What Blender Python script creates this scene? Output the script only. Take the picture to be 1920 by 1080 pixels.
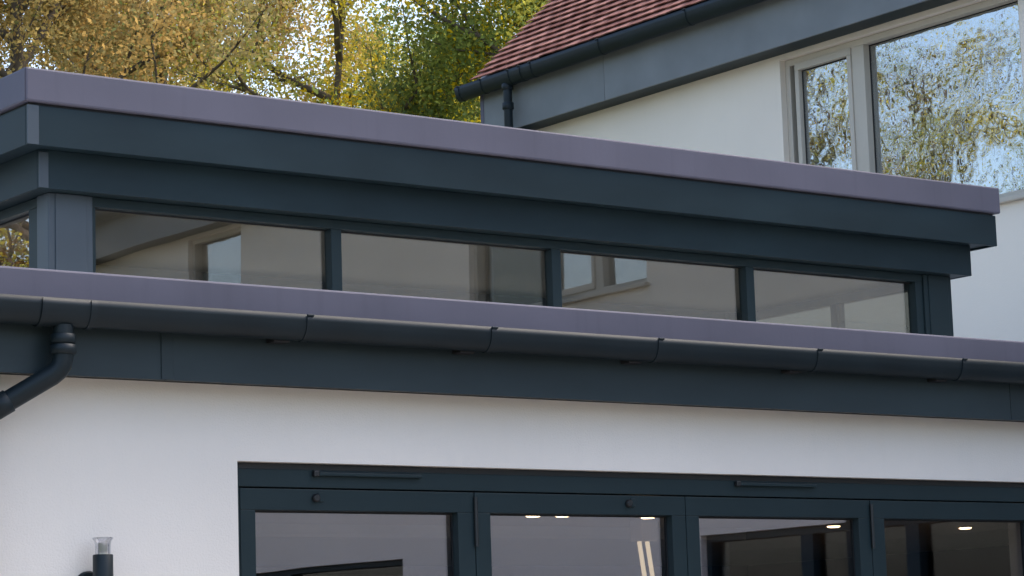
import bpy, bmesh, math, random
import numpy as np
from mathutils import Vector, Matrix

# ------------------------------------------------------------------ clear
for o in list(bpy.data.objects):
    bpy.data.objects.remove(o, do_unlink=True)
scene = bpy.context.scene
COL = scene.collection
ZC = 1.4                      # camera height above the ground (metres)

# ------------------------------------------------------------------ camera
def look(yaw, pitch, roll):
    cy, sy = math.cos(yaw), math.sin(yaw)
    f = Vector((sy, cy, 0)); r = Vector((cy, -sy, 0)); u = Vector((0, 0, 1))
    cp, sp = math.cos(pitch), math.sin(pitch)
    f2 = f * cp + u * sp; u2 = u * cp - f * sp
    cr, sr = math.cos(roll), math.sin(roll)
    return r * cr + u2 * sr, u2 * cr - r * sr, f2
FPX = 4842.27
RT, UP, FW = look(math.radians(36.98358), math.radians(8.49099), math.radians(-1.84665))
cam_d = bpy.data.cameras.new('camera')
cam = bpy.data.objects.new('camera', cam_d); COL.objects.link(cam)
cam_d.sensor_width = 36.0; cam_d.lens = 36.0 * FPX / 1920.0
cam_d.clip_start = 0.1; cam_d.clip_end = 3000
M = Matrix((RT, UP, -FW)).transposed().to_4x4(); M.translation = (0, 0, ZC)
cam.matrix_world = M
scene.camera = cam

# ------------------------------------------------------------------ sky, sun, exposure
SUN_EL, SUN_AZ = math.radians(56), math.radians(98)      # azimuth measured clockwise from +Y
world = bpy.data.worlds.new('World'); scene.world = world; world.use_nodes = True
wn = world.node_tree; wn.nodes.clear()
sky = wn.nodes.new('ShaderNodeTexSky'); sky.sky_type = 'NISHITA'; sky.sun_disc = False
sky.sun_elevation = SUN_EL; sky.sun_rotation = SUN_AZ
sky.air_density = 1.0; sky.dust_density = 3.6; sky.ozone_density = 1.0
bg = wn.nodes.new('ShaderNodeBackground'); bg.inputs['Strength'].default_value = 0.15
wo = wn.nodes.new('ShaderNodeOutputWorld')
wn.links.new(sky.outputs[0], bg.inputs[0]); wn.links.new(bg.outputs[0], wo.inputs[0])
sun_d = bpy.data.lights.new('sun', 'SUN'); sun_d.energy = 0.65; sun_d.angle = math.radians(40)
sun_d.color = (1.0, 0.95, 0.88)
sun = bpy.data.objects.new('sun', sun_d); COL.objects.link(sun)
sd = Vector((math.sin(SUN_AZ) * math.cos(SUN_EL), math.cos(SUN_AZ) * math.cos(SUN_EL), math.sin(SUN_EL)))
sun.rotation_euler = sd.to_track_quat('Z', 'Y').to_euler(); sun.location = (-20, -20, 40)
vs = scene.view_settings
vs.view_transform = 'Standard'; vs.look = 'None'; vs.gamma = 1; vs.exposure = 1.52
try: vs.use_curve_mapping = False
except Exception: pass

# ------------------------------------------------------------------ materials
MATS = {}
def new_mat(name):
    m = bpy.data.materials.new(name); m.use_nodes = True
    m.node_tree.nodes.clear(); MATS[name] = m
    return m, m.node_tree.nodes, m.node_tree.links
def surf(name, col, rough=0.5, var=0.08, scale=3.0, bump=0.0, bscale=60.0, spec=0.5, stretch=(1, 1, 1),
         col2=None, streak=0.0, metal=0.0):
    """procedural paint / plaster / plastic: base colour with broad blotches, grain bump, rough variation"""
    m, N, L = new_mat(name)
    out = N.new('ShaderNodeOutputMaterial'); p = N.new('ShaderNodeBsdfPrincipled')
    tc = N.new('ShaderNodeTexCoord'); mp = N.new('ShaderNodeMapping'); mp.inputs['Scale'].default_value = stretch
    L.new(tc.outputs['Object'], mp.inputs[0])
    n1 = N.new('ShaderNodeTexNoise'); n1.inputs['Scale'].default_value = scale; n1.inputs['Detail'].default_value = 6
    L.new(mp.outputs[0], n1.inputs['Vector'])
    r = N.new('ShaderNodeValToRGB')
    a = [c * (1 - var) for c in col]; b = list(col2) if col2 else [min(1, c * (1 + var)) for c in col]
    r.color_ramp.elements[0].position = 0.3; r.color_ramp.elements[1].position = 0.7
    r.color_ramp.elements[0].color = (*a, 1); r.color_ramp.elements[1].color = (*b, 1)
    L.new(n1.outputs['Fac'], r.inputs[0])
    colout = r.outputs[0]
    if streak:
        mp2 = N.new('ShaderNodeMapping'); mp2.inputs['Scale'].default_value = (9, 9, 0.5)
        L.new(tc.outputs['Object'], mp2.inputs[0])
        n3 = N.new('ShaderNodeTexNoise'); n3.inputs['Scale'].default_value = 2.0; n3.inputs['Detail'].default_value = 4
        L.new(mp2.outputs[0], n3.inputs['Vector'])
        r3 = N.new('ShaderNodeValToRGB'); r3.color_ramp.elements[0].position = 0.55; r3.color_ramp.elements[1].position = 0.8
        L.new(n3.outputs['Fac'], r3.inputs[0])
        mx = N.new('ShaderNodeMixRGB'); mx.inputs[2].default_value = (*[c * 0.5 for c in col], 1)
        ml = N.new('ShaderNodeMath'); ml.operation = 'MULTIPLY'; ml.inputs[1].default_value = streak
        L.new(r3.outputs[0], ml.inputs[0]); L.new(ml.outputs[0], mx.inputs[0]); L.new(colout, mx.inputs[1])
        colout = mx.outputs[0]
    L.new(colout, p.inputs['Base Color'])
    mr = N.new('ShaderNodeMapRange'); mr.inputs[3].default_value = max(0, rough - 0.07); mr.inputs[4].default_value = min(1, rough + 0.07)
    L.new(n1.outputs['Fac'], mr.inputs[0]); L.new(mr.outputs[0], p.inputs['Roughness'])
    p.inputs['Specular IOR Level'].default_value = spec; p.inputs['Metallic'].default_value = metal
    if bump:
        n2 = N.new('ShaderNodeTexNoise'); n2.inputs['Scale'].default_value = bscale; n2.inputs['Detail'].default_value = 5
        L.new(mp.outputs[0], n2.inputs['Vector'])
        bp = N.new('ShaderNodeBump'); bp.inputs['Strength'].default_value = bump; bp.inputs['Distance'].default_value = 0.004
        L.new(n2.outputs['Fac'], bp.inputs['Height']); L.new(bp.outputs[0], p.inputs['Normal'])
    L.new(p.outputs[0], out.inputs[0])
    return m
def glass(name, refl=0.28, tint=(0.78, 0.84, 0.83), wave=0.0, wscale=1.5, rough=0.0, coat=(0.98, 0.99, 1)):
    m, N, L = new_mat(name)
    out = N.new('ShaderNodeOutputMaterial'); mix = N.new('ShaderNodeMixShader')
    tr = N.new('ShaderNodeBsdfTransparent'); tr.inputs[0].default_value = (*tint, 1)
    gl = N.new('ShaderNodeBsdfGlossy'); gl.inputs['Roughness'].default_value = rough; gl.inputs[0].default_value = (*coat, 1)
    lw = N.new('ShaderNodeLayerWeight'); lw.inputs['Blend'].default_value = 0.5
    pw = N.new('ShaderNodeMath'); pw.operation = 'POWER'; pw.inputs[1].default_value = 4.0
    L.new(lw.outputs['Facing'], pw.inputs[0])
    mr = N.new('ShaderNodeMapRange'); mr.inputs[3].default_value = refl; mr.inputs[4].default_value = 1.0
    L.new(pw.outputs[0], mr.inputs[0])
    L.new(mr.outputs[0], mix.inputs[0]); L.new(tr.outputs[0], mix.inputs[1]); L.new(gl.outputs[0], mix.inputs[2])
    if wave:
        tc = N.new('ShaderNodeTexCoord')
        n = N.new('ShaderNodeTexNoise'); n.inputs['Scale'].default_value = wscale; n.inputs['Detail'].default_value = 2.0
        L.new(tc.outputs['Object'], n.inputs['Vector'])
        b = N.new('ShaderNodeBump'); b.inputs['Strength'].default_value = 1.0; b.inputs['Distance'].default_value = wave
        L.new(n.outputs['Fac'], b.inputs['Height']); L.new(b.outputs[0], gl.inputs['Normal'])
    L.new(mix.outputs[0], out.inputs[0])
    return m
def emit(name, col, st):
    m, N, L = new_mat(name)
    out = N.new('ShaderNodeOutputMaterial'); e = N.new('ShaderNodeEmission')
    e.inputs[0].default_value = (*col, 1); e.inputs[1].default_value = st
    L.new(e.outputs[0], out.inputs[0]); return m
def leaf_mat(name):
    m, N, L = new_mat(name)
    out = N.new('ShaderNodeOutputMaterial'); at = N.new('ShaderNodeAttribute'); at.attribute_name = 'leaf_tint'
    d = N.new('ShaderNodeBsdfDiffuse'); t = N.new('ShaderNodeBsdfTranslucent'); mx = N.new('ShaderNodeMixShader')
    mx.inputs[0].default_value = 0.55
    L.new(at.outputs['Color'], d.inputs[0]); L.new(at.outputs['Color'], t.inputs[0])
    L.new(d.outputs[0], mx.inputs[1]); L.new(t.outputs[0], mx.inputs[2]); L.new(mx.outputs[0], out.inputs[0])
    return m

M_RENDER = surf('wall_render', (0.785, 0.725, 0.665), 0.9, 0.045, 0.7, 0.45, 150, 0.2, streak=0.03)
M_RENDER2 = surf('warmed_render', (0.84, 0.745, 0.63), 0.9, 0.035, 0.9, 0.25, 90, 0.2, streak=0.03)  # the extension's render again, warm bounced light put into its colour
M_ANTH = surf('anthracite_board', (0.0145, 0.0275, 0.034), 0.45, 0.2, 1.2, 0.05, 30, 0.18, (1, 1, 3))
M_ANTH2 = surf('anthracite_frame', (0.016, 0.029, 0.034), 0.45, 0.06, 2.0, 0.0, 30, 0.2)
M_FASC = surf('eaves_board', (0.027, 0.040, 0.046), 0.48, 0.22, 0.8, 0.05, 30, 0.25, (1, 1, 3))
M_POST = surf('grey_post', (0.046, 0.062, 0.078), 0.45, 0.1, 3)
M_WFASC = surf('grey_board', (0.175, 0.185, 0.188), 0.55, 0.13, 2.2, 0.1, 40, 0.4)
M_TRIM = surf('grp_trim', (0.115, 0.109, 0.142), 0.6, 0.10, 1.7, 0.08, 45, 0.3, streak=0.22)

M_DECK = surf('grp_deck', (0.5, 0.49, 0.47), 0.7, 0.1, 3, 0.1, 50, 0.3)
M_GUT = surf('gutter_plastic', (0.009, 0.0155, 0.0195), 0.45, 0.15, 4, 0, 30, 0.3, streak=0.25)
M_BLACK = surf('black_plastic', (0.012, 0.013, 0.015), 0.4, 0.1)
M_SEAL = surf('rubber_gasket', (0.010, 0.010, 0.012), 0.6, 0.1)
M_CREAM = surf('cream_frame', (0.50, 0.445, 0.365), 0.45, 0.05, 3)
M_CEIL = surf('ceiling_plaster', (0.62, 0.56, 0.50), 0.9, 0.03, 1)
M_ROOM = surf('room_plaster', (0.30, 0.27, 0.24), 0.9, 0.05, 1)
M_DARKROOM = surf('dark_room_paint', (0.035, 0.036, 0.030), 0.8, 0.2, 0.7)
M_FLOOR = surf('floor_tile', (0.22, 0.20, 0.18), 0.4, 0.1, 1)
M_GLASS = glass('clerestory_glass', 0.20, (0.82, 0.82, 0.78), 0.0006, 1.2, coat=(1.0, 0.94, 0.90))
M_DGLASS = glass('door_glass', 0.215, (0.82, 0.82, 0.82), 0.0006, 1.0, coat=(1.0, 0.92, 0.97))
M_WGLASS = glass('wing_glass', 0.42, (0.7, 0.75, 0.75), 0.0018, 4.5)
M_PGLASS = glass('patio_glass', 0.06, (0.75, 0.78, 0.77), 0)
M_LENS = glass('lens_plastic', 0.25, (0.72, 0.72, 0.74), 0)
M_BARK = surf('bark', (0.13, 0.105, 0.08), 0.9, 0.35, 6, 0.6, 20, 0.2)
M_LEAF = leaf_mat('leaf')
M_LAMP = emit('lamp_glow', (1.0, 0.70, 0.40), 4.0)
M_STRIP = emit('strip_glow', (1.0, 0.80, 0.52), 0.4)
M_GRASS = surf('grass_ground', (0.055, 0.085, 0.03), 0.95, 0.4, 0.8, 0.8, 40, 0.1, col2=(0.10, 0.10, 0.04))
M_PAVE = surf('paving_stone', (0.30, 0.28, 0.25), 0.85, 0.12, 4, 0.2, 60, 0.3)
M_GOLD = surf('brass', (0.6, 0.42, 0.2), 0.3, 0.1, metal=0.7)

def tile_mat():
    m, N, L = new_mat('clay_tile')
    out = N.new('ShaderNodeOutputMaterial'); p = N.new('ShaderNodeBsdfPrincipled')
    oi = N.new('ShaderNodeObjectInfo'); tc = N.new('ShaderNodeTexCoord')
    n = N.new('ShaderNodeTexNoise'); n.inputs['Scale'].default_value = 25; n.inputs['Detail'].default_value = 5
    L.new(tc.outputs['Object'], n.inputs['Vector'])
    ad = N.new('ShaderNodeMath'); ad.operation = 'ADD'
    ml = N.new('ShaderNodeMath'); ml.operation = 'MULTIPLY'; ml.inputs[1].default_value = 0.5
    ge = N.new('ShaderNodeNewGeometry'); sm = N.new('ShaderNodeMath'); sm.operation = 'ADD'; fr_ = N.new('ShaderNodeMath'); fr_.operation = 'FRACT'
    L.new(oi.outputs['Random'], sm.inputs[0]); L.new(ge.outputs['Random Per Island'], sm.inputs[1]); L.new(sm.outputs[0], fr_.inputs[0])
    L.new(fr_.outputs[0], ml.inputs[0]); L.new(ml.outputs[0], ad.inputs[0]); 
    ml2 = N.new('ShaderNodeMath'); ml2.operation = 'MULTIPLY'; ml2.inputs[1].default_value = 0.5
    L.new(n.outputs['Fac'], ml2.inputs[0]); L.new(ml2.outputs[0], ad.inputs[1])
    r = N.new('ShaderNodeValToRGB'); e = r.color_ramp.elements
    e[0].position = 0.2; e[0].color = (0.15, 0.050, 0.035, 1); e[1].position = 0.85; e[1].color = (0.46, 0.22, 0.165, 1)
    L.new(ad.outputs[0], r.inputs[0]); L.new(r.outputs[0], p.inputs['Base Color'])
    p.inputs['Roughness'].default_value = 0.8; p.inputs['Specular IOR Level'].default_value = 0.15
    L.new(p.outputs[0], out.inputs[0]); return m
M_TILE = tile_mat()

# ------------------------------------------------------------------ mesh helpers (z given relative to the camera height)
class B:
    def __init__(s): s.v = []; s.f = []; s.smooth = []
    def add(s, vs, fs, sm=False):
        k = len(s.v); s.v += [tuple(v) for v in vs]
        s.f += [tuple(i + k for i in f) for f in fs]; s.smooth += [sm] * len(fs); return s
    def box(s, x0, x1, y0, y1, z0, z1, bev=0.0):
        x0, x1 = sorted((x0, x1)); y0, y1 = sorted((y0, y1)); z0, z1 = sorted((z0, z1))
        if bev:
            bm = bmesh.new(); bmesh.ops.create_cube(bm, size=1)
            for v in bm.verts: v.co = Vector(((x0 + x1) / 2 + v.co.x * (x1 - x0), (y0 + y1) / 2 + v.co.y * (y1 - y0), (z0 + z1) / 2 + v.co.z * (z1 - z0)))
            bmesh.ops.bevel(bm, geom=list(bm.edges), offset=min(bev, 0.45 * min(x1 - x0, y1 - y0, z1 - z0)), segments=2, profile=0.5, affect='EDGES')
            bm.verts.index_update()
            s.add([v.co[:] for v in bm.verts], [[v.index for v in f.verts] for f in bm.faces]); bm.free(); return s
        vs = [(x, y, z) for x in (x0, x1) for y in (y0, y1) for z in (z0, z1)]
        return s.add(vs, [(0, 1, 3, 2), (4, 6, 7, 5), (0, 4, 5, 1), (2, 3, 7, 6), (0, 2, 6, 4), (1, 5, 7, 3)])
    def tube(s, pts, rads, n=20, caps=True):
        """round tube through points with a radius for each"""
        pts = [Vector(p) for p in pts]; rings = []
        if not hasattr(rads, '__len__'): rads = [rads] * len(pts)
        prev = None
        for i, p in enumerate(pts):
            a = pts[max(0, i - 1)]; b = pts[min(len(pts) - 1, i + 1)]
            t = (b - a).normalized()
            if prev is None:
                e = t.orthogonal().normalized()
            else:
                e = (prev - t * prev.dot(t)).normalized()
            prev = e; w = t.cross(e)
            rings.append([p + (e * math.cos(2 * math.pi * k / n) + w * math.sin(2 * math.pi * k / n)) * rads[i] for k in range(n)])
        vs = [v for r in rings for v in r]; fs = []
        for i in range(len(rings) - 1):
            for k in range(n):
                fs.append((i * n + k, i * n + (k + 1) % n, (i + 1) * n + (k + 1) % n, (i + 1) * n + k))
        s.add(vs, fs, True)
        if caps:
            s.add(rings[0], [tuple(reversed(range(n)))]); s.add(rings[-1], [tuple(range(n))])
        return s
    def build(s, name, mat, parent=None, loc=None):
        """one mesh object; with a parent it is placed relative to the parent, else its origin goes to loc"""
        base = Vector((0, 0, 0))
        if parent is not None: base = wpos(parent)
        vv = [(v[0], v[1], v[2] + ZC) for v in s.v]
        xs = [v[0] for v in vv]; ys = [v[1] for v in vv]; zs = [v[2] for v in vv]
        c = Vector(((min(xs) + max(xs)) / 2, (min(ys) + max(ys)) / 2, min(zs)))
        me = bpy.data.meshes.new(name)
        me.from_pydata([(v[0] - c.x, v[1] - c.y, v[2] - c.z) for v in vv], [], s.f)
        if any(s.smooth): me.polygons.foreach_set('use_smooth', s.smooth)
        me.materials.append(mat); me.update()
        o = bpy.data.objects.new(name, me); COL.objects.link(o)
        if parent is not None: o.parent = parent
        o.location = c - base
        return o
def wpos(o):
    p = Vector(o.location)
    while o.parent is not None:
        o = o.parent; p += Vector(o.location)
    return p
def thing(name, label, cat, loc, group=None):
    o = bpy.data.objects.new(name, None); COL.objects.link(o); o.location = (loc[0], loc[1], loc[2] + ZC)
    o.empty_display_size = 0.2
    return tag(o, label, cat, group)
def tag(o, label, cat, group=None):
    o['label'] = label; o['category'] = cat
    if group: o['group'] = group
    return o
def structure(o): o['kind'] = 'structure'; return o
def box(name, mat, parent, *a, bev=0.0): return B().box(*a, bev=bev).build(name, mat, parent)
def ray(px, py):
    return RT * ((px - 960) / FPX) + UP * ((540 - py) / FPX) + FW
def wall_grid(axis, c0, c1, u0, u1, v0, v1, holes):
    """slab wall normal to axis ('x' or 'y') between c0 and c1 with rectangular openings (u0,u1,v0,v1)"""
    b = B()
    us = sorted({u0, u1, *[h[0] for h in holes], *[h[1] for h in holes]}); us = [u for u in us if u0 <= u <= u1]
    vs = sorted({v0, v1, *[h[2] for h in holes], *[h[3] for h in holes]}); vs = [v for v in vs if v0 <= v <= v1]
    def pt(c, u, v): return (c, u, v) if axis == 'x' else (u, c, v)
    def solid(i, j):
        if i < 0 or j < 0 or i >= len(us) - 1 or j >= len(vs) - 1: return False
        u = (us[i] + us[i + 1]) / 2; v = (vs[j] + vs[j + 1]) / 2
        return not any(h[0] < u < h[1] and h[2] < v < h[3] for h in holes)
    for i in range(len(us) - 1):
        for j in range(len(vs) - 1):
            if not solid(i, j): continue
            a, e, c, d = us[i], us[i + 1], vs[j], vs[j + 1]
            for cc in (c0, c1): b.add([pt(cc, a, c), pt(cc, e, c), pt(cc, e, d), pt(cc, a, d)], [(0, 1, 2, 3)])
            for (di, dj, q) in ((-1, 0, ((a, c), (a, d))), (1, 0, ((e, c), (e, d))), (0, -1, ((a, c), (e, c))), (0, 1, ((a, d), (e, d)))):
                if not solid(i + di, j + dj):
                    (ua, va), (ub, vb) = q
                    b.add([pt(c0, ua, va), pt(c0, ub, vb), pt(c1, ub, vb), pt(c1, ua, va)], [(0, 1, 2, 3)])
    return b

# ------------------------------------------------------------------ ground
g = B(); g.add([(-600, -600, -ZC), (600, -600, -ZC), (600, 600, -ZC), (-600, 600, -ZC)], [(0, 1, 2, 3)])
structure(g.build('ground', M_GRASS))
pv = structure(B().box(1.0, 13.98, -7.0, 9.28, -ZC - 0.1, -ZC + 0.03).build('patio', M_PAVE))

# ================================================================== single-storey extension
YW = 9.30                     # face of the rendered wall
YF = 9.14                     # face of the fascia
XL, XR = 3.3, 13.996          # left corner, junction with the wing
ext = thing('house_extension', 'white rendered flat-roofed extension with dark grey bifold doors and long black gutter', 'building', (8.6, 12.8, -ZC))
DX0, DX1, DZ1 = 5.54, 10.53, 0.915
wall_grid('y', YW, YW + 0.30, XL, XR, -ZC, 1.232, [(DX0, DX1, -ZC - 1, DZ1)]).build('wall', M_RENDER, ext)
# left flank and rear walls, inside lining, floor, ceiling
box('wall', M_RENDER, ext, XL, XL + 0.3, YW + 0.302, 16.2, -ZC, 1.232)
box('wall', M_RENDER, ext, XL + 0.302, XR, 15.9, 16.2, -ZC, 1.232)
box('floor', M_FLOOR, ext, XL + 0.302, XR, YW + 0.302, 15.898, -ZC, -ZC + 0.02)
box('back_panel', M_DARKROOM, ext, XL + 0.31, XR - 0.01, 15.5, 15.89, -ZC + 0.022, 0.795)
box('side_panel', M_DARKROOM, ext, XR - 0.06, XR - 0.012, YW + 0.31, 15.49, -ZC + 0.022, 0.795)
# ceiling and roof deck leave the well under the roof lantern open
WX0, WX1, WY0, WY1 = 5.75, 11.15, 11.35, 12.4
cg = [(XL + 0.302, XR, YW + 0.302, WY0), (XL + 0.302, XR, WY1, 15.898), (XL + 0.302, WX0, WY0, WY1), (WX1, XR, WY0, WY1)]
b = B()
for a in cg: b.box(a[0], a[1], a[2], a[3], 0.80, 0.82)
b.build('ceiling', M_CEIL, ext)
b = B()
b.box(XL - 0.1, XR, YF + 0.03, WY0, 1.42, 1.56); b.box(XL - 0.1, XR, WY1, 16.25, 1.42, 1.56)
b.box(XL - 0.1, WX0, WY0, WY1, 1.42, 1.56); b.box(WX1, XR, WY0, WY1, 1.42, 1.56)
b.build('roof_deck', M_DECK, ext)
b = B()
b.box(WX0 - 0.02, WX1 + 0.02, WY0 - 0.02, WY0, 0.821, 1.72); b.box(WX0 - 0.02, WX1 + 0.02, WY1, WY1 + 0.02, 0.821, 1.72)
b.box(WX0 - 0.02, WX0, WY0, WY1, 0.821, 1.72); b.box(WX1, WX1 + 0.02, WY0, WY1, 0.821, 1.72)
b.build('well_lining', M_CEIL, ext)
# soffit, fascia boards with joint cover, roof edge trim
box('soffit', M_BLACK, ext, XL - 0.15, XR, YF + 0.022, YW + 0.02, 1.2345, 1.246)
for (a, c) in ((XL - 0.16, 5.115), (5.118, 10.1), (10.103, XR)):
    box('fascia', M_FASC, ext, a, c, YF, YF + 0.02, 1.219, 1.52, bev=0.002)
jc = box('fascia_joint_cover', M_FASC, ext, 5.095, 5.150, YF - 0.006, YF - 0.0005, 1.2205, 1.50, bev=0.002)
box('fascia', M_FASC, ext, XL - 0.16, XL - 0.14, YF + 0.022, 16.2, 1.219, 1.52, bev=0.002)
tr = B()
tr.box(XL - 0.2, XR - 0.002, YF - 0.025, YF + 0.16, 1.475, 1.634, bev=0.009)
tr.build('roof_edge_trim', M_TRIM, ext)
box('roof_edge_trim', M_TRIM, ext, XL - 0.2, XL - 0.02, YF + 0.161, 16.25, 1.475, 1.634, bev=0.009)

# gutter profile helper: half round shell swept along an axis
def gutter_shell(axis, a0, a1, cx, ztop, w, d, t=0.004, out=0.0, n=18, lip=True, cap0=False, cap1=False):
    """axis 'x': runs in x at depth cx (y); axis 'y': runs in y at cx (x); opens upward"""
    b = B(); hw = w / 2 + out; dd = d + out
    prof = []
    for k in range(n + 1):
        th = math.pi * k / n
        prof.append((-hw * math.cos(th), -dd * math.sin(th) ** 0.85 if math.sin(th) > 0 else 0.0))
    inner = [(p[0] * (hw - t) / hw, p[1] * (dd - t) / dd) for p in prof]
    loop = prof + inner[::-1]
    if lip and not out:
        loop[0] = (loop[0][0] - 0.003, 0.004); loop[n] = (loop[n][0] + 0.003, 0.004)
        loop[n + 1] = (loop[n + 1][0], 0.004); loop[-1] = (loop[-1][0], 0.004)
    m = len(loop)
    def pt(a, q): return (a, cx + q[0], ztop + q[1]) if axis == 'x' else (cx + q[0], a, ztop + q[1])
    b.add([pt(a0, q) for q in loop] + [pt(a1, q) for q in loop], [(k, (k + 1) % m, m + (k + 1) % m, m + k) for k in range(m)], True)
    for a in (a0, a1):
        fs = [(k, k + 1, m - 2 - k, m - 1 - k) for k in range(n)]
        b.add([pt(a, q) for q in loop], fs)
    for flag, a in ((cap0, a0), (cap1, a1)):
        if flag:
            b.add([pt(a, q) for q in prof], [tuple(range(n + 1))])
    return b
GX, GZ, GW, GD = YF - 0.030 - 0.0575, 1.498, 0.115, 0.100
gut = gutter_shell('x', XL - 0.2, XR - 0.02, GX, GZ, GW, GD, cap0=True, cap1=True).build('gutter', M_GUT, ext)
def bracket(x, w=0.032, arm=True):
    b = gutter_shell('x', x - w / 2, x + w / 2, GX, GZ + 0.002, GW, GD, t=0.004, out=0.0055, lip=False)
    b.box(x - w / 2, x + w / 2, GX - GW / 2 - 0.009, GX - GW / 2 + 0.012, GZ - 0.004, GZ + 0.005, bev=0.002)
    o = b.build('gutter_bracket', M_GUT, gut)
    if arm:
        box('bracket_arm', M_SEAL, gut, x - 0.13, x - 0.05, GX + 0.02, YF - 0.002, GZ - 0.107, GZ - 0.06, bev=0.006)
for x in (3.6, 5.72, 6.67, 7.62, 8.62, 9.62, 10.6, 11.6): bracket(x)
# running outlet and the offset downpipe at the left
OX = 4.615
b = gutter_shell('x', OX - 0.105, OX + 0.105, GX, GZ + 0.0015, GW, GD, t=0.003, out=0.004, lip=False)
for s in (-1, 1):
    b2 = gutter_shell('x', OX + s * 0.105 - 0.014, OX + s * 0.105 + 0.014, GX, GZ + 0.002, GW, GD, t=0.004, out=0.008, lip=False)
    b.add(b2.v, b2.f, True)
b.build('gutter_outlet', M_GUT, gut)
dp = B()
PY = GX + 0.004
path = [(OX, PY, 1.405), (OX, PY, 1.275), (OX - 0.004, PY + 0.003, 1.25), (OX - 0.016, PY + 0.01, 1.228), (OX - 0.036, PY + 0.022, 1.209),
        (OX - 0.24, PY + 0.122, 1.075), (OX - 0.26, PY + 0.132, 1.055), (OX - 0.27, PY + 0.137, 1.03), (OX - 0.272, PY + 0.138, 1.0), (OX - 0.272, PY + 0.138, -ZC + 0.05)]
dp.tube(path, 0.041, 24)
pipe = dp.build('downpipe', M_GUT, ext)
b = B().tube([(OX, PY, 1.37), (OX, PY, 1.366), (OX, PY, 1.335), (OX, PY, 1.332)], [0.044, 0.050, 0.050, 0.046], 24)
b.build('pipe_collar', M_GUT, pipe)
b = B().tube([(OX, PY, 1.328), (OX, PY, 1.325), (OX, PY, 1.292), (OX, PY, 1.289)], [0.046, 0.052, 0.052, 0.044], 24)
b.build('pipe_collar', M_GUT, pipe)
q0 = Vector(path[4]); q1 = Vector(path[5])
b = B().tube([q0.lerp(q1, .72), q0.lerp(q1, .73), q0.lerp(q1, .98), q0.lerp(q1, .99)], [0.042, 0.047, 0.047, 0.042], 24)
b.build('pipe_collar', M_GUT, pipe)

# ---- bifold doors
YD = YW + 0.035               # face of the fixed frame
dfr = B()
dfr.box(DX0 + 0.004, DX1 - 0.004, YD, YD + 0.07, 0.812, 0.888, bev=0.003)
dfr.box(DX0 + 0.004, DX0 + 0.030, YD + 0.001, YD + 0.07, -ZC + 0.03, 0.812, bev=0.003)
dfr.box(DX1 - 0.030, DX1 - 0.004, YD + 0.001, YD + 0.07, -ZC + 0.03, 0.812, bev=0.003)
dfr.box(DX0 + 0.030, DX1 - 0.030, YD + 0.001, YD + 0.07, -ZC + 0.02, -ZC + 0.05, bev=0.003)
frame = dfr.build('door_frame', M_ANTH2, ext)
box('head_packer', M_BLACK, frame, DX0 + 0.002, DX1 - 0.002, YD + 0.012, YD + 0.06, 0.8885, 0.913)
box('jamb_seal', M_SEAL, frame, DX0 + 0.0005, DX0 + 0.0038, YD - 0.006, YD + 0.05, -ZC + 0.03, 0.888)
for (a, c) in ((5.955, 6.49), (8.36, 8.86)):
    v = B(); v.box(a, c, YD - 0.022, YD - 0.001, 0.862, 0.878, bev=0.004)
    tv = v.build('trickle_vent', M_ANTH2, frame)
    box('vent_end_cap', M_BLACK, frame, a - 0.028, a - 0.001, YD - 0.024, YD - 0.001, 0.859, 0.884, bev=0.004)
LE = [5.572, 6.785, 8.022, 9.243, 10.498]
GL = [(5.648, 6.692), (6.872, 7.936), (8.105, 9.158), (9.338, 10.405)]
for i in range(4):
    a, c = LE[i] + 0.002, LE[i + 1] - 0.002; ga, gb = GL[i]
    zt, zg = 0.806, 0.715; zb = -ZC + 0.055
    lf = B(); y0, y1 = YD + 0.004, YD + 0.068
    lf.box(a, c, y0, y1, zg, zt, bev=0.003)
    lf.box(a, c, y0, y1, zb, zb + 0.09, bev=0.003)
    lf.box(a, ga, y0 + 0.0006, y1 - 0.0006, zb + 0.0895, zg + 0.0005, bev=0.003)
    lf.box(gb, c, y0 + 0.0006, y1 - 0.0006, zb + 0.0895, zg + 0.0005, bev=0.003)
    leaf = lf.build('door_leaf', M_ANTH2, ext)
    gs = B(); yg = y0 + 0.047
    gs.box(ga, gb, yg - 0.004, yg - 0.002, zg - 0.008, zg); gs.box(ga, ga + 0.006, yg - 0.004, yg - 0.002, zb + 0.09, zg - 0.008)
    gs.box(gb - 0.006, gb, yg - 0.004, yg - 0.002, zb + 0.09, zg - 0.008)
    gs.build('gasket', M_SEAL, leaf)
    box('glass_pane', M_DGLASS, leaf, ga - 0.005, gb + 0.005, yg, yg + 0.006, zb + 0.085, zg + 0.005)
    if i in (0, 2):
        hb = B().tube([(c + 0.002, y0 - 0.009, 0.785), (c + 0.002, y0 - 0.009, 0.565)], 0.009, 14)
        hb.build('hinge', M_BLACK, leaf)
for i, x in ((0, 5.945), (1, 7.67)):
    lf = [o for o in ext.children if o.name.startswith('door_leaf')][i]
    k = B().tube([(x, YD + 0.003, 0.768), (x, YD - 0.012, 0.768), (x, YD - 0.016, 0.768)], [0.018, 0.017, 0.012], 16)
    k.build('lock_knob', M_BLACK, lf)
    box('lock_plate', M_ANTH2, lf, x + 0.012, x + 0.04, YD - 0.004, YD + 0.003, 0.752, 0.792, bev=0.003)

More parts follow.
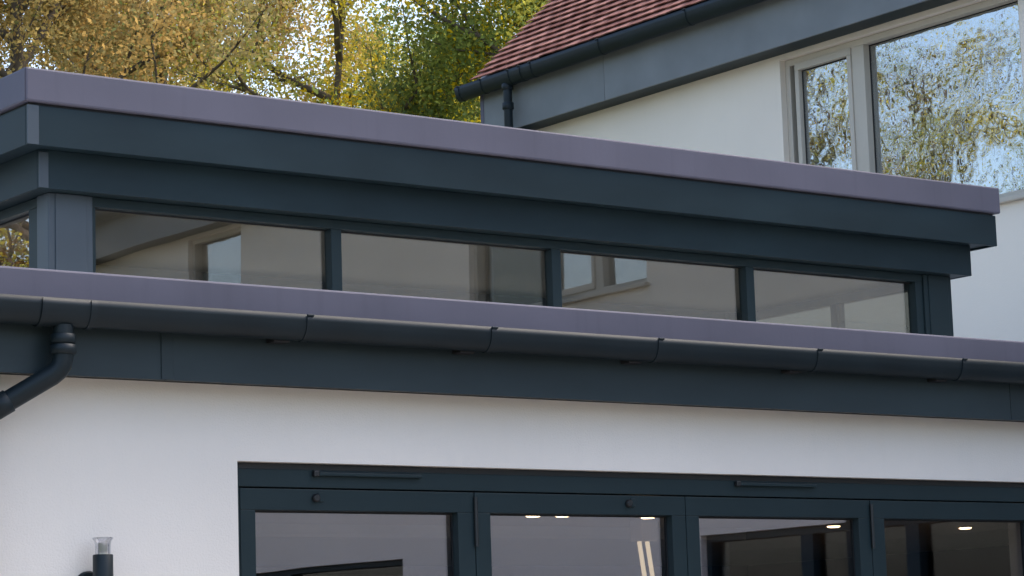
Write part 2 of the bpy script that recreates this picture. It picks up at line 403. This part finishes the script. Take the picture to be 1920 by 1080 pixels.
# ================================================================== roof lantern
LY = 10.60
LX0, LX1, LY1 = 5.229, 11.683, 12.9
lan = thing('roof_lantern', 'dark grey clerestory roof lantern with stepped fascias standing on the flat roof', 'roof lantern', (8.45, 11.75, 1.56))
def ring(name, mat, inset, t, z0, z1, bev=0.003, dz=0):
    """four boards round the lantern at an inset from the fascia line"""
    x0, x1, y0, y1 = LX0 + inset, LX1 - inset, LY + inset, LY1 - inset
    r = []
    r.append(box(name, mat, lan, x0, x1, y0, y0 + t, z0, z1, bev=bev))
    r.append(box(name, mat, lan, x0, x0 + t, y0 + t + 0.001, y1, z0, z1, bev=bev))
    r.append(box(name, mat, lan, x1 - t, x1, y0 + t + 0.001, y1, z0, z1, bev=bev))
    r.append(box(name, mat, lan, x0 + t + 0.001, x1 - t - 0.001, y1 - t, y1, z0, z1, bev=bev))
    return r
tt = B()
tt.box(LX0 - 0.018, LX1 + 0.03, LY - 0.018, LY1 + 0.018, 2.674, 2.834, bev=0.010)
tt.build('roof_trim', M_TRIM, lan)
box('trim_corner_cover', M_TRIM, lan, LX0 - 0.021, LX0 - 0.0185, LY - 0.014, LY + 0.035, 2.676, 2.83, bev=0.001)
ring('upper_fascia', M_ANTH, 0.0, 0.02, 2.474, 2.661)
ring('painted_shadow_strip', M_SEAL, 0.012, 0.02, 2.6615, 2.6735, bev=0)  # near-black strip set in the gap, painting the shade line below the trim
ring('lower_fascia', M_ANTH, 0.115, 0.02, 2.300, 2.484)
box('soffit', M_ANTH, lan, LX0 + 0.021, LX1 - 0.021, LY + 0.021, LY1 - 0.021, 2.485, 2.497)
box('ceiling', M_CEIL, lan, LX0 + 0.14, LX1 - 0.14, LY + 0.14, LY1 - 0.14, 2.330, 2.345)
ring('lower_soffit', M_ANTH2, 0.136, 0.10, 2.303, 2.318, bev=0)
# corner joint covers
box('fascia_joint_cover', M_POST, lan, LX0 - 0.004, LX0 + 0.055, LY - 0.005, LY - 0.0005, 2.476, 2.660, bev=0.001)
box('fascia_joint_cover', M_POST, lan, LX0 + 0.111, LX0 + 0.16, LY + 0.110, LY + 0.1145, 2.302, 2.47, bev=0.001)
# posts
PI_ = 0.205
for (x0, x1) in ((LX0 + PI_, LX0 + PI_ + 0.233), (LX1 - PI_ - 0.235, LX1 - PI_)):
    for (y0, y1) in ((LY + PI_, LY + PI_ + 0.12), (LY1 - PI_ - 0.12, LY1 - PI_)):
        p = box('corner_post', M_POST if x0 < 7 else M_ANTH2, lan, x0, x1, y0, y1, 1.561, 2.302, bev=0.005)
        if y0 < 12:
            box('post_cover_strip', M_POST if x0 < 7 else M_ANTH2, lan, x0 + 0.035, x1 - 0.035, y0 - 0.006, y0 - 0.0005, 1.562, 2.30, bev=0.003)
# front glazing frame and panes
YG = LY + PI_ + 0.012
fx0, fx1 = LX0 + PI_ + 0.234, LX1 - PI_ - 0.236
zt = 2.254
def glazing(name, ax, c, u0, u1, muls, flip=1):
    """clerestory frame along an axis: head, sill, mullions and panes; flip=+1 outside is at lower c"""
    def bx(b, ua, ub, ca, cb, z0, z1, bev=0.003):
        ca, cb = c + flip * ca, c + flip * cb
        return b.box(ua, ub, ca, cb, z0, z1, bev=bev) if ax == 'x' else b.box(ca, cb, ua, ub, z0, z1, bev=bev)
    bx(B(), u0, u1, 0.0, 0.07, zt, 2.301).build('head_rail', M_ANTH2, lan)
    bx(B(), u0, u1, 0.0, 0.07, 1.66, 1.73).build('sill_rail', M_ANTH2, lan)
    bx(B(), u0, u1, -0.005, 0.09, 1.561, 1.659).build('upstand', M_ANTH2, lan)
    edges = [u0] + [m for m in muls] + [u1]
    for m in muls:
        bx(B(), m - 0.031, m + 0.031, 0.0015, 0.068, 1.7305, zt - 0.0005).build('mullion', M_ANTH2, lan)
    for k in range(len(edges) - 1):
        a = edges[k] + (0.031 if k > 0 else 0.0); e = edges[k + 1] - (0.031 if k < len(edges) - 2 else 0.0)
        bx(B(), a, e, 0.050, 0.056, 1.728, zt + 0.002, bev=0).build('glass_pane', M_GLASS, lan)
    b = B()
    bx(b, u0, u1, 0.046, 0.048, zt - 0.007, zt, bev=0); b.build('gasket', M_SEAL, lan)
bx0 = box('end_stile', M_ANTH2, lan, fx0 + 0.0005, fx0 + 0.02, YG + 0.001, YG + 0.069, 1.7305, zt - 0.0005, bev=0.003)
bx1 = box('end_stile', M_ANTH2, lan, fx1 - 0.06, fx1 - 0.0005, YG + 0.001, YG + 0.069, 1.7305, zt - 0.0005, bev=0.003)
glazing('front', 'x', YG, fx0, fx1, [7.046, 8.452, 9.850])
glazing('rear', 'x', LY1 - PI_ - 0.012, fx0, fx1, [7.046, 8.452, 9.850], -1)
gy0, gy1 = LY + PI_ + 0.121, LY1 - PI_ - 0.121
box('end_stile', M_ANTH2, lan, LX0 + PI_ + 0.013, LX0 + PI_ + 0.08, gy0 + 0.0005, gy0 + 0.11, 1.7305, zt - 0.0005, bev=0.003)
glazing('left', 'y', LX0 + PI_ + 0.012, gy0, gy1, [11.75])
glazing('right', 'y', LX1 - PI_ - 0.012, gy0, gy1, [11.75], -1)

# ================================================================== main house wing on the right
WX = 14.00                    # wall face
WF = 13.775                    # fascia face
WYN, WYF = -7.1, 18.4         # near and far ends
ZS = 4.861                    # soffit level
wing = thing('house_wing', 'two-storey white house wing with red tiled roof and cream framed upper windows', 'building', (17.4, 5.6, -ZC))
ROOM = 0.26
wins = [(12.36, 14.91, 3.30, 4.82), (2.49, 5.06, 3.255, 4.82), (-2.74, -1.62, 3.30, 4.82)]
doors = [(2.66, 7.31, -ZC - 1, 1.07), (-6.0, -1.68, -ZC - 1, 1.12)]
wall_grid('x', WX, WX + 0.30, WYN, WYF, -ZC, ZS + 0.02, wins + doors).build('wall', M_RENDER2, wing)
box('wall', M_RENDER2, wing, WX + 0.302, 20.8, WYF - 0.3, WYF, -ZC, ZS + 0.02)
box('wall', M_RENDER2, wing, WX + 0.302, 20.8, WYN, WYN + 0.3, -ZC, ZS + 0.02)
box('wall', M_RENDER2, wing, 20.5, 20.8, WYN + 0.301, WYF - 0.301, -ZC, ZS + 0.02)
# inside: floors and a lining wall so that the rooms read as rooms
box('floor', M_FLOOR, wing, WX + 0.302, 20.49, WYN + 0.301, WYF - 0.301, -ZC, -ZC + 0.03)
box('floor', M_ROOM, wing, WX + 0.302, 20.49, WYN + 0.301, WYF - 0.301, 1.2, 1.5)
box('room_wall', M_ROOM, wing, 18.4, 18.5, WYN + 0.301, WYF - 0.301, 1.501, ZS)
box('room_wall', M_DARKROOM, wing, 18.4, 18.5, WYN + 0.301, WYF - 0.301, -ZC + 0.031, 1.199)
box('ceiling', M_ROOM, wing, WX + 0.302, 20.49, WYN + 0.301, WYF - 0.301, ZS + 0.0, ZS + 0.019)
def wing_window(y0, y1, z0, z1, lights, mat=M_CREAM, gmat=M_WGLASS, sill=True, recess=0.055, fr=0.055, name='window', deep=0.07, dep=0.11):
    """lights: list of (ya, yb, opening) glass extents from far to near"""
    x0 = WX + recess
    b = B(); e = 0.002
    b.box(x0, x0 + dep, y0 + e, y1 - e, z1 - fr, z1 - e, bev=0.004)
    b.box(x0, x0 + dep, y0 + e, y1 - e, z0 + e, z0 + fr, bev=0.004)
    b.box(x0 + 0.0006, x0 + dep - 0.0006, y0 + e, y0 + fr, z0 + fr - 0.0005, z1 - fr + 0.0005, bev=0.004)
    b.box(x0 + 0.0006, x0 + dep - 0.0006, y1 - fr, y1 - e, z0 + fr - 0.0005, z1 - fr + 0.0005, bev=0.004)
    w = b.build(name, mat, wing)
    ls = sorted(lights)
    for k, (ya, yb, op) in enumerate(ls):
        if k < len(ls) - 1:
            m = (yb + (0.045 if op else 0.0) + ls[k + 1][0] - (0.045 if ls[k + 1][2] else 0.0)) / 2
            hw = 0.5 * abs((ls[k + 1][0] - (0.045 if ls[k + 1][2] else 0.0)) - (yb + (0.045 if op else 0.0)))
            box('mullion', mat, w, x0 + 0.0012, x0 + dep - 0.0012, m - hw, m + hw, z0 + fr - 0.0005, z1 - fr + 0.0005, bev=0.003)
        za, zb = z0 + fr, z1 - fr
        if op:
            s = B(); t = 0.045; xs = x0 - 0.012
            s.box(xs, xs + 0.07, ya - t, yb + t, zb - t - 0.01, zb + 0.004, bev=0.005); s.box(xs, xs + 0.07, ya - t, yb + t, za - 0.004, za + t + 0.01, bev=0.005)
            s.box(xs + 0.0006, xs + 0.0694, ya - t, ya, za + t + 0.0095, zb - t - 0.0095, bev=0.005); s.box(xs + 0.0006, xs + 0.0694, yb, yb + t, za + t + 0.0095, zb - t - 0.0095, bev=0.005)
            s.build('sash', mat, w)
            za += t + 0.01; zb -= t + 0.01
        gx = x0 + (0.034 if op else deep)
        box('glass_pane', gmat, w, gx, gx + 0.006, ya - 0.004, yb + 0.004, za - 0.004, zb + 0.004)
        gb = B(); gb.box(gx - 0.006, gx - 0.002, ya, yb, zb - 0.007, zb); gb.box(gx - 0.006, gx - 0.002, yb - 0.007, yb, za, zb - 0.007)
        gb.build('gasket', M_SEAL, w)
    if sill:
        box('sill', mat, w, WX - 0.05, x0 + 0.03, y0 - 0.03, y1 + 0.03, z0 - 0.035, z0 + 0.001, bev=0.006)
    return w
wing_window(*wins[0], [(14.195, 14.745, True), (12.47, 14.015, False)])
w2 = wing_window(*wins[1], [(2.63, 3.53, False), (3.75, 4.24, True), (4.40, 4.95, False)])
box('blind', surf('brown_blind', (0.26, 0.19, 0.09), 0.9, 0.25, 6), w2, WX + 0.20, WX + 0.21, 2.6, 3.62, 3.32, 4.78)
[o for o in w2.children if o.name.startswith('glass_pane')][0].data.materials[0] = M_PGLASS
wing_window(*wins[2], [(-2.64, -1.72, False)])
wing_window(2.66, 7.31, -ZC + 0.031, 1.07, [(2.76, 3.78, False), (3.92, 4.93, False), (5.07, 6.08, False), (6.22, 7.22, False)], M_ANTH2, M_PGLASS, False, name='patio_door')
wing_window(-6.0, -1.68, -ZC + 0.031, 1.12, [(-5.9, -3.9, False), (-3.77, -1.78, False)], M_ANTH2, M_PGLASS, False, name='patio_door')
# eaves: soffit, fascia boards, box end, gutter, downpipe
box('soffit', M_ANTH, wing, WF + 0.021, WX + 0.001, WYN - 0.2, 18.64, ZS, ZS + 0.012)
for (a, c) in ((WYN - 0.2, 11.2), (11.203, 16.873), (16.877, 18.20)):
    box('fascia', M_WFASC, wing, WF, WF + 0.02, a, c, ZS - 0.004, 5.304, bev=0.002)
be = B(); be.box(WF - 0.012, WX + 0.03, 18.205, 18.665, 4.5, 5.298, bev=0.004)
boxend = be.build('box_end', M_WFASC, wing)
box('joint_strip', M_TRIM, boxend, WF - 0.017, WF - 0.0125, 18.615, 18.663, 4.52, 5.26, bev=0.001)
box('joint_strip', M_TRIM, boxend, WF - 0.017, WF - 0.0125, 18.208, 18.268, 4.52, 5.12, bev=0.001)
WGX, WGZ = WF - 0.03 - 0.07, 5.345
wg = gutter_shell('y', WYN - 0.25, 18.85, WGX, WGZ, 0.14, 0.122, cap0=True, cap1=True).build('gutter', M_GUT, wing)
def wbracket(y, w=0.03):
    b = gutter_shell('y', y - w / 2, y + w / 2, WGX, WGZ + 0.002, 0.14, 0.122, t=0.004, out=0.006, lip=False)
    b.box(WGX - 0.07 - 0.010, WGX - 0.07 + 0.012, y - w / 2, y + w / 2, WGZ - 0.004, WGZ + 0.008, bev=0.002)
    b.build('gutter_bracket', M_GUT, wg)
for y in (18.80, 18.46, 18.04, 17.87, 17.71, 16.75, 15.60, 14.5, 13.4, 12.3, 11.2, 10.1, 9.0, 7.9, 6.8, 5.7, 4.6, 3.5, 2.4, 1.3): wbracket(y)
PYW = 18.13
wdp = B().tube([(WGX, PYW, 5.25), (WGX, PYW, 4.8), (WGX + 0.02, PYW, 4.75), (WX - 0.08, PYW, 4.5), (WX - 0.06, PYW, 4.45), (WX - 0.06, PYW, 1.6)], 0.040, 20).build('downpipe', M_GUT, wing)
for z0, z1 in ((5.19, 5.25), (5.01, 5.075)):
    B().tube([(WGX, PYW, z1), (WGX, PYW, z1 - 0.005), (WGX, PYW, z0 + 0.005), (WGX, PYW, z0)], [0.045, 0.053, 0.053, 0.045], 20).build('pipe_collar', M_GUT, wdp)

# ---- tiled roof
PITCH = math.radians(43)
EX, EZ = 13.71, 5.355        # eave line of the tile bed
cpi, spi = math.cos(PITCH), math.sin(PITCH)
def rp(s, h, y): return (EX + s * cpi - h * spi, y, EZ + s * spi + h * cpi)
VY0, VY1 = WYN - 0.2, 18.69
LEN = (17.4 - EX) / cpi
rb = B()
# deck (underlay) and the far slope
pts = [rp(0, -0.03, VY0), rp(0, -0.03, VY1), rp(LEN, -0.03, VY1), rp(LEN, -0.03, VY0)]
pt2 = [rp(0, -0.002, VY0), rp(0, -0.002, VY1), rp(LEN, -0.002, VY1), rp(LEN, -0.002, VY0)]
rb.add(pts + pt2, [(0, 1, 2, 3), (4, 7, 6, 5), (0, 4, 5, 1), (1, 5, 6, 2), (2, 6, 7, 3), (3, 7, 4, 0)])
roof = rb.build('roof', M_BLACK, wing)
top = rp(LEN, 0, 0)
fb = B()
fb.add([(top[0], VY0, top[2]), (top[0], VY1, top[2]), (21.06, VY1, EZ - 0.02), (21.06, VY0, EZ - 0.02),
        (top[0], VY0, top[2] - 0.03), (top[0], VY1, top[2] - 0.03), (21.06, VY1, EZ - 0.05), (21.06, VY0, EZ - 0.05)],
       [(0, 1, 2, 3), (7, 6, 5, 4), (0, 4, 5, 1), (1, 5, 6, 2), (2, 6, 7, 3), (3, 7, 4, 0)])
fb.build('rear_slope', M_TILE, wing)
for yy in (WYF - 0.3, WYN + 0.002):
    gbl = B(); t = 0.298
    tri = [(WX + 0.05, ZS + 0.021), (20.75, ZS + 0.021), (20.75, 5.26), (top[0], top[2] - 0.1), (WX + 0.05, 5.45)]
    gbl.add([(p[0], yy, p[1]) for p in tri] + [(p[0], yy + t, p[1]) for p in tri], [(0, 1, 2, 3, 4), (9, 8, 7, 6, 5)] + [(k, (k + 1) % 5, 5 + (k + 1) % 5, 5 + k) for k in range(5)])
    gbl.build('gable_wall', M_RENDER2, wing)
GA, TW, TT, TL = 0.115, 0.175, 0.011, 0.285
def tile_verts(w=TW - 0.002):
    """one plain tile, origin at its tail centre: lies along +s, slightly cambered, tail lifted"""
    v = []
    for (s, h0) in ((-0.01, 0.062), (TL - 0.01, 0.008)):
        for (yy, cam_) in ((-w / 2, 0), (0, 0.003), (w / 2, 0)):
            v.append((s, h0 - 0.5 * TT + cam_ - TT / 2, yy)); v.append((s, h0 + cam_, yy))
    return v
TF = [(1, 3, 9, 7), (3, 5, 11, 9), (0, 6, 8, 2), (2, 8, 10, 4), (0, 2, 3, 1), (2, 4, 5, 3), (6, 7, 9, 8), (8, 9, 11, 10), (0, 1, 7, 6), (4, 10, 11, 5)]
tme = bpy.data.meshes.new('tile')
def sh2w(s, h, y): return Vector((s * cpi - h * spi, y, s * spi + h * cpi))
tme.from_pydata([sh2w(a, h, y) for (a, h, y) in tile_verts()], [], TF); tme.materials.append(M_TILE); tme.update()
rnd = random.Random(5)
rbase = wpos(roof); rest = B(); ntile = 0
NC = int(LEN / GA)
for c in range(NC):
    s = c * GA; off = 0.5 * TW if c % 2 else 0.0
    n = int((VY1 - VY0) / TW)
    for k in range(n):
        y = VY1 - TW / 2 - k * TW - off
        if y - TW / 2 < VY0: continue
        near = c < 14 and y > 14.8
        ds = rnd.uniform(-0.004, 0.004); dh = rnd.uniform(0, 0.003)
        if near and ntile < 300:
            o = bpy.data.objects.new('tile', tme); COL.objects.link(o); o.parent = roof
            p = Vector(rp(s + ds, dh, y)); o.location = Vector((p.x, p.y, p.z + ZC)) - rbase
            o.rotation_euler = (rnd.uniform(-.006, .006), rnd.uniform(-.008, .008), rnd.uniform(-.006, .006)); ntile += 1
        else:
            q = Vector(rp(s + ds, dh, y))
            rest.add([q + sh2w(a, h, yy) for (a, h, yy) in tile_verts()], TF)
    if off:      # half tile at the verge
        q = Vector(rp(s, 0.001, VY1 - TW / 4))
        rest.add([q + sh2w(a, h, yy) for (a, h, yy) in tile_verts(TW / 2 - 0.003)], TF)
ro = rest.build('distant_tile', M_TILE, roof); ro['kind'] = 'stuff'
rg = B()
for k in range(int((VY1 - VY0) / 0.33) + 1):
    y1 = VY1 - k * 0.33; y0 = max(VY0, y1 - 0.325)
    rg.tube([(top[0], y0, top[2] - 0.02), (top[0], y1, top[2] - 0.02)], [0.11, 0.118], 12)
rgo = rg.build('ridge_tile', M_TILE, roof); rgo['kind'] = 'stuff'

# ================================================================== wall light
LXp, LYp = 4.86, YW - 0.095
wl = thing('wall_light', 'black cylinder wall light with clear flared top lens left of the doors', 'wall light', (LXp, YW, 0.15))
B().tube([(LXp, LYp, 0.22), (LXp, LYp, 0.223), (LXp, LYp, 0.516), (LXp, LYp, 0.519)], [0.038, 0.0405, 0.0405, 0.038], 28).build('body', M_GUT, wl)
B().tube([(LXp, LYp, 0.5195), (LXp, LYp, 0.555), (LXp, LYp, 0.572), (LXp, LYp, 0.580), (LXp, LYp, 0.586)], [0.031, 0.031, 0.034, 0.041, 0.041], 28).build('lens', M_LENS, wl)
B().tube([(LXp, LYp, 0.5195), (LXp, LYp, 0.566)], 0.019, 16).build('bulb', surf('bulb_frost', (0.6, 0.58, 0.56), 0.4, 0.03), wl)
B().tube([(LXp, LYp, 0.19), (LXp, LYp, 0.2195)], [0.041, 0.031], 24).build('lens', M_LENS, wl)
B().tube([(LXp - 0.005, YW - 0.02, 0.40), (LXp - 0.005, LYp + 0.03, 0.40)], 0.022, 18).build('arm', M_GUT, wl)
B().tube([(LXp - 0.02, YW - 0.001, 0.40), (LXp - 0.02, YW - 0.018, 0.40), (LXp - 0.02, YW - 0.022, 0.40)], [0.058, 0.058, 0.052], 28).build('back_plate', M_GUT, wl)

# ================================================================== ceiling lamps inside the extension
lamp_labels = ['lit round ceiling downlight, left one of the pair behind the second door',
               'lit round ceiling downlight, right one of the pair behind the second door',
               'lit round ceiling downlight near the right edge of the second door',
               'lit round ceiling downlight seen behind the third door',
               'lit round ceiling downlight seen behind the rightmost door']
for (px, py), lb in zip(((1000, 967), (1055, 967), (1215, 970), (1563, 987), (1810, 990)), lamp_labels):
    d = ray(px, py); p = d * (0.788 / d.z)
    t = thing('ceiling_downlight', lb, 'downlight', (p.x, p.y, 0.785), 'downlights inside the extension')
    B().tube([(p.x, p.y, 0.7995), (p.x, p.y, 0.795), (p.x, p.y, 0.790)], [0.050, 0.050, 0.044], 20).build('bezel', M_CREAM, t)
    B().tube([(p.x, p.y, 0.7895), (p.x, p.y, 0.784), (p.x, p.y, 0.781)], [0.038, 0.036, 0.028], 20).build('lamp_disc', M_LAMP, t)
    l = bpy.data.lights.new('downlight_beam', 'SPOT'); l.energy = 6; l.spot_size = math.radians(95); l.spot_blend = 0.6
    l.color = (1.0, 0.72, 0.42); l.shadow_soft_size = 0.04
    lo = bpy.data.objects.new('downlight_beam', l); COL.objects.link(lo); lo.parent = t; lo.location = (0, 0, -0.02)

pl = thing('pendant_light', 'small white ceiling box with two slim glowing golden strips behind the second door', 'pendant light', (8.93, 10.72, 0.68))
box('ceiling_box', M_CEIL, pl, 8.86, 8.965, 10.68, 10.78, 0.68, 0.799, bev=0.004)
for dx in (0.0, 0.055):
    B().tube([(8.872 + dx, 10.72, 0.679), (8.96 + dx, 10.72, 0.10)], 0.012, 12).build('light_strip', M_STRIP, pl)

# ================================================================== trees
def make_tree(name, seed, H, crown0, R, n_leaf, pal, leaf=0.075, spread=0.30, limbs=15, twist=0.0, girth=0.016):
    """returns (trunk mesh, crown mesh); pal = list of (weight, rgb) chosen clump by clump"""
    rg = np.random.default_rng(seed); rr = random.Random(seed)
    tb = B(); twigs = []
    def branch(p, d, L, r, depth, n=5):
        pts = [Vector(p)]; dd = Vector(d).normalized()
        for k in range(n):
            wob = .035 if depth == 0 else .16
            dd = (dd + Vector((rr.gauss(0, wob), rr.gauss(0, wob), rr.gauss(.04, .12)))).normalized()
            pts.append(pts[-1] + dd * (L / n))
        tb.tube(pts, [max(0.004, r * (1 - 0.75 * i / n)) for i in range(n + 1)], 7 if depth < 2 else 4, caps=False)
        return pts, dd
    trunk, _ = branch((0, 0, 0), (rr.gauss(0, .04), rr.gauss(0, .04), 1), H * 0.92, H * girth, 0, 9)
    for i in range(limbs):
        f = crown0 / H + (0.97 - crown0 / H) * (i + rr.random()) / limbs
        q = f * 9; k = min(8, int(q)); p = trunk[k].lerp(trunk[k + 1], q - k)
        az = i * 2.4 + rr.uniform(-.4, .4) + twist
        t = (f - crown0 / H) / (1 - crown0 / H)
        L = R * (0.55 + 0.6 * math.sin(math.pi * min(1, 0.2 + 0.75 * t))) * rr.uniform(.8, 1.1)
        pts, dd = branch(p, (math.cos(az), math.sin(az), 0.35 + 0.6 * t), L, H * 0.0062 * (1.1 - .5 * t), 1, 6)
        for j in range(7):
            m = rr.randint(1, 5) if j < 6 else 6
            e = (pts[m] - pts[max(0, m - 1)]).normalized()
            d2 = (e + Vector((rr.gauss(0, .7), rr.gauss(0, .7), rr.gauss(.12, .45)))).normalized()
            p2, _ = branch(pts[m], d2, L * rr.uniform(.28, .5), H * 0.0022, 2, 4)
            for w in range(6):
                m2 = rr.randint(1, 4); d3 = (d2 + Vector((rr.gauss(0, .8), rr.gauss(0, .8), rr.gauss(0, .6)))).normalized()
                p3, _ = branch(p2[m2], d3, rr.uniform(.35, .85), 0.009, 3, 3)
                twigs.append((p3[0], p3[-1], i * 10 + j))
    T0 = np.array([t[0][:] for t in twigs]); T1 = np.array([t[1][:] for t in twigs]); G = np.array([t[2] for t in twigs])
    idx = rg.integers(0, len(twigs), n_leaf); f = rg.random(n_leaf)[:, None] * 1.15
    c = T0[idx] + (T1[idx] - T0[idx]) * f + rg.normal(0, spread, (n_leaf, 3)) * np.array([1, 1, .75])
    # leaf shape: folded diamond
    a = rg.normal(0, 1, (n_leaf, 3)); a /= np.linalg.norm(a, axis=1)[:, None]
    u = rg.normal(0, 1, (n_leaf, 3)); u -= a * (a * u).sum(1)[:, None]; u /= np.linalg.norm(u, axis=1)[:, None]
    w = np.cross(a, u); sz = leaf * rg.uniform(.6, 1.35, n_leaf)[:, None]
    V = np.stack([c - a * sz * .6, c + u * sz * .38 + w * sz * .08 - a * sz * .05, c + a * sz * .7, c - u * sz * .38 + w * sz * .08 - a * sz * .05], 1).reshape(-1, 3)
    me = bpy.data.meshes.new(name + '_crown')
    me.vertices.add(4 * n_leaf); me.loops.add(4 * n_leaf); me.polygons.add(n_leaf)
    me.vertices.foreach_set('co', V.ravel()); me.loops.foreach_set('vertex_index', np.arange(4 * n_leaf, dtype=np.int32))
    me.polygons.foreach_set('loop_start', np.arange(0, 4 * n_leaf, 4, dtype=np.int32))
    me.update(calc_edges=True)
    W = np.array([q[0] for q in pal], float); W /= W.sum(); C = np.array([q[1] for q in pal])
    gcol = rg.choice(len(pal), size=G.max() + 1, p=W)
    col = C[gcol[G[idx]]]
    alt = rg.random(n_leaf) < 0.28
    col[alt] = C[rg.choice(len(pal), size=int(alt.sum()), p=W)]
    col = np.clip(col * rg.uniform(.75, 1.25, n_leaf)[:, None], 0, 1)
    rgba = np.ones((n_leaf, 4, 4), np.float32); rgba[:, :, :3] = col[:, None, :]
    at = me.color_attributes.new('leaf_tint', 'FLOAT_COLOR', 'POINT'); at.data.foreach_set('color', rgba.ravel())
    me.materials.append(M_LEAF)
    tm = bpy.data.meshes.new(name + '_trunk'); tm.from_pydata(tb.v, [], tb.f); tm.materials.append(M_BARK)
    tm.polygons.foreach_set('use_smooth', [True] * len(tm.polygons)); tm.update()
    return tm, me
BROWN = [(3, (.46, .33, .13)), (3, (.39, .32, .13)), (2, (.50, .33, .11)), (2, (.27, .28, .10)), (1.5, (.58, .44, .16))]
GOLD = [(3, (.66, .56, .10)), (3, (.46, .46, .13)), (2, (.76, .60, .07)), (2, (.32, .37, .11))]
GREEN = [(5, (.26, .32, .085)), (4, (.32, .37, .09)), (3, (.19, .25, .09)), (1.8, (.78, .58, .03)), (1.5, (.46, .42, .07))]
K_BROWN = make_tree('beech', 11, 16.5, 4.0, 3.9, 130000, BROWN, 0.068, 0.32, 19)
K_GOLD = make_tree('birch', 23, 16.5, 4.5, 2.7, 42000, GOLD, 0.066, 0.30, 16, girth=0.009)
K_GREEN = make_tree('lime', 37, 16.0, 3.5, 3.7, 140000, GREEN, 0.068, 0.32, 19)
K_BARE = make_tree('sparse', 51, 16.0, 4.0, 3.2, 13000, GOLD + [(3, (.22, .13, .04))], 0.075, 0.26, 18)
def place_tree(kind, name, x, y, rz, sc, label):
    t = thing(name, label, 'tree', (x, y, -ZC), 'trees behind the house'); t.rotation_euler = (0, 0, rz); t.scale = (sc, sc, sc)
    for nm, me in zip(('trunk', 'crown'), kind):
        o = bpy.data.objects.new(nm, me); COL.objects.link(o); o.parent = t
    return t
def tree_at(kind, name, px, dist, rz, sc, label):
    d = ray(px, 540); h = math.hypot(d.x, d.y)
    return place_tree(kind, name, d.x / h * dist, d.y / h * dist, rz, sc, label)
tree_at(K_BROWN, 'beech_tree', 60, 43, 0.3, 1.0, 'dense brown autumn tree behind the lantern left corner')
tree_at(K_BROWN, 'beech_tree', 270, 50, 2.2, 1.05, 'brown tree behind the lantern, right of the left corner')
tree_at(K_GOLD, 'birch_tree', 560, 44, 1.0, 1.0, 'thin yellow tree with sky showing through, mid way along lantern roof')
tree_at(K_GREEN, 'lime_tree', 1010, 42, 3.1, 1.0, 'dense green tree with yellow patches beside the tiled roof')
tree_at(K_GREEN, 'lime_tree', 870, 56, 1.6, 1.0, 'green tree partly hidden behind the front green one by the tiled roof')
tree_at(K_GREEN, 'lime_tree', 1010, 68, 4.6, 1.15, 'farthest green tree behind the two others by the tiled roof')
tree_at(K_GOLD, 'birch_tree', 430, 60, 3.0, 1.1, 'far yellow tree filling the gap between the brown trees')
tree_at(K_BROWN, 'beech_tree', -330, 46, 4.0, 1.0, 'brown tree past the left edge of the lantern')
# trees to the left, seen mirrored in the glass
for (x, y, rz, k, sc, lb) in ((-20, 62, 1.0, K_BROWN, 1.3, 'dense brown tree mirrored in the left end glass of the lantern'),
                              (-9.0, 37, 0, K_BARE, 1.0, 'nearly bare autumn tree mirrored in the small upper window'),
                              (-14.2, 33.4, 2, K_GOLD, 1.05, 'golden tree mirrored at the right of the large upper window'),
                              (-17.5, 42, 1, K_BARE, 1.1, 'bare tree mirrored behind the golden one in the large upper window')):
    place_tree(k, {id(K_BARE): 'bare_tree', id(K_BROWN): 'beech_tree'}.get(id(k), 'birch_tree'), x, y, rz, sc, lb)
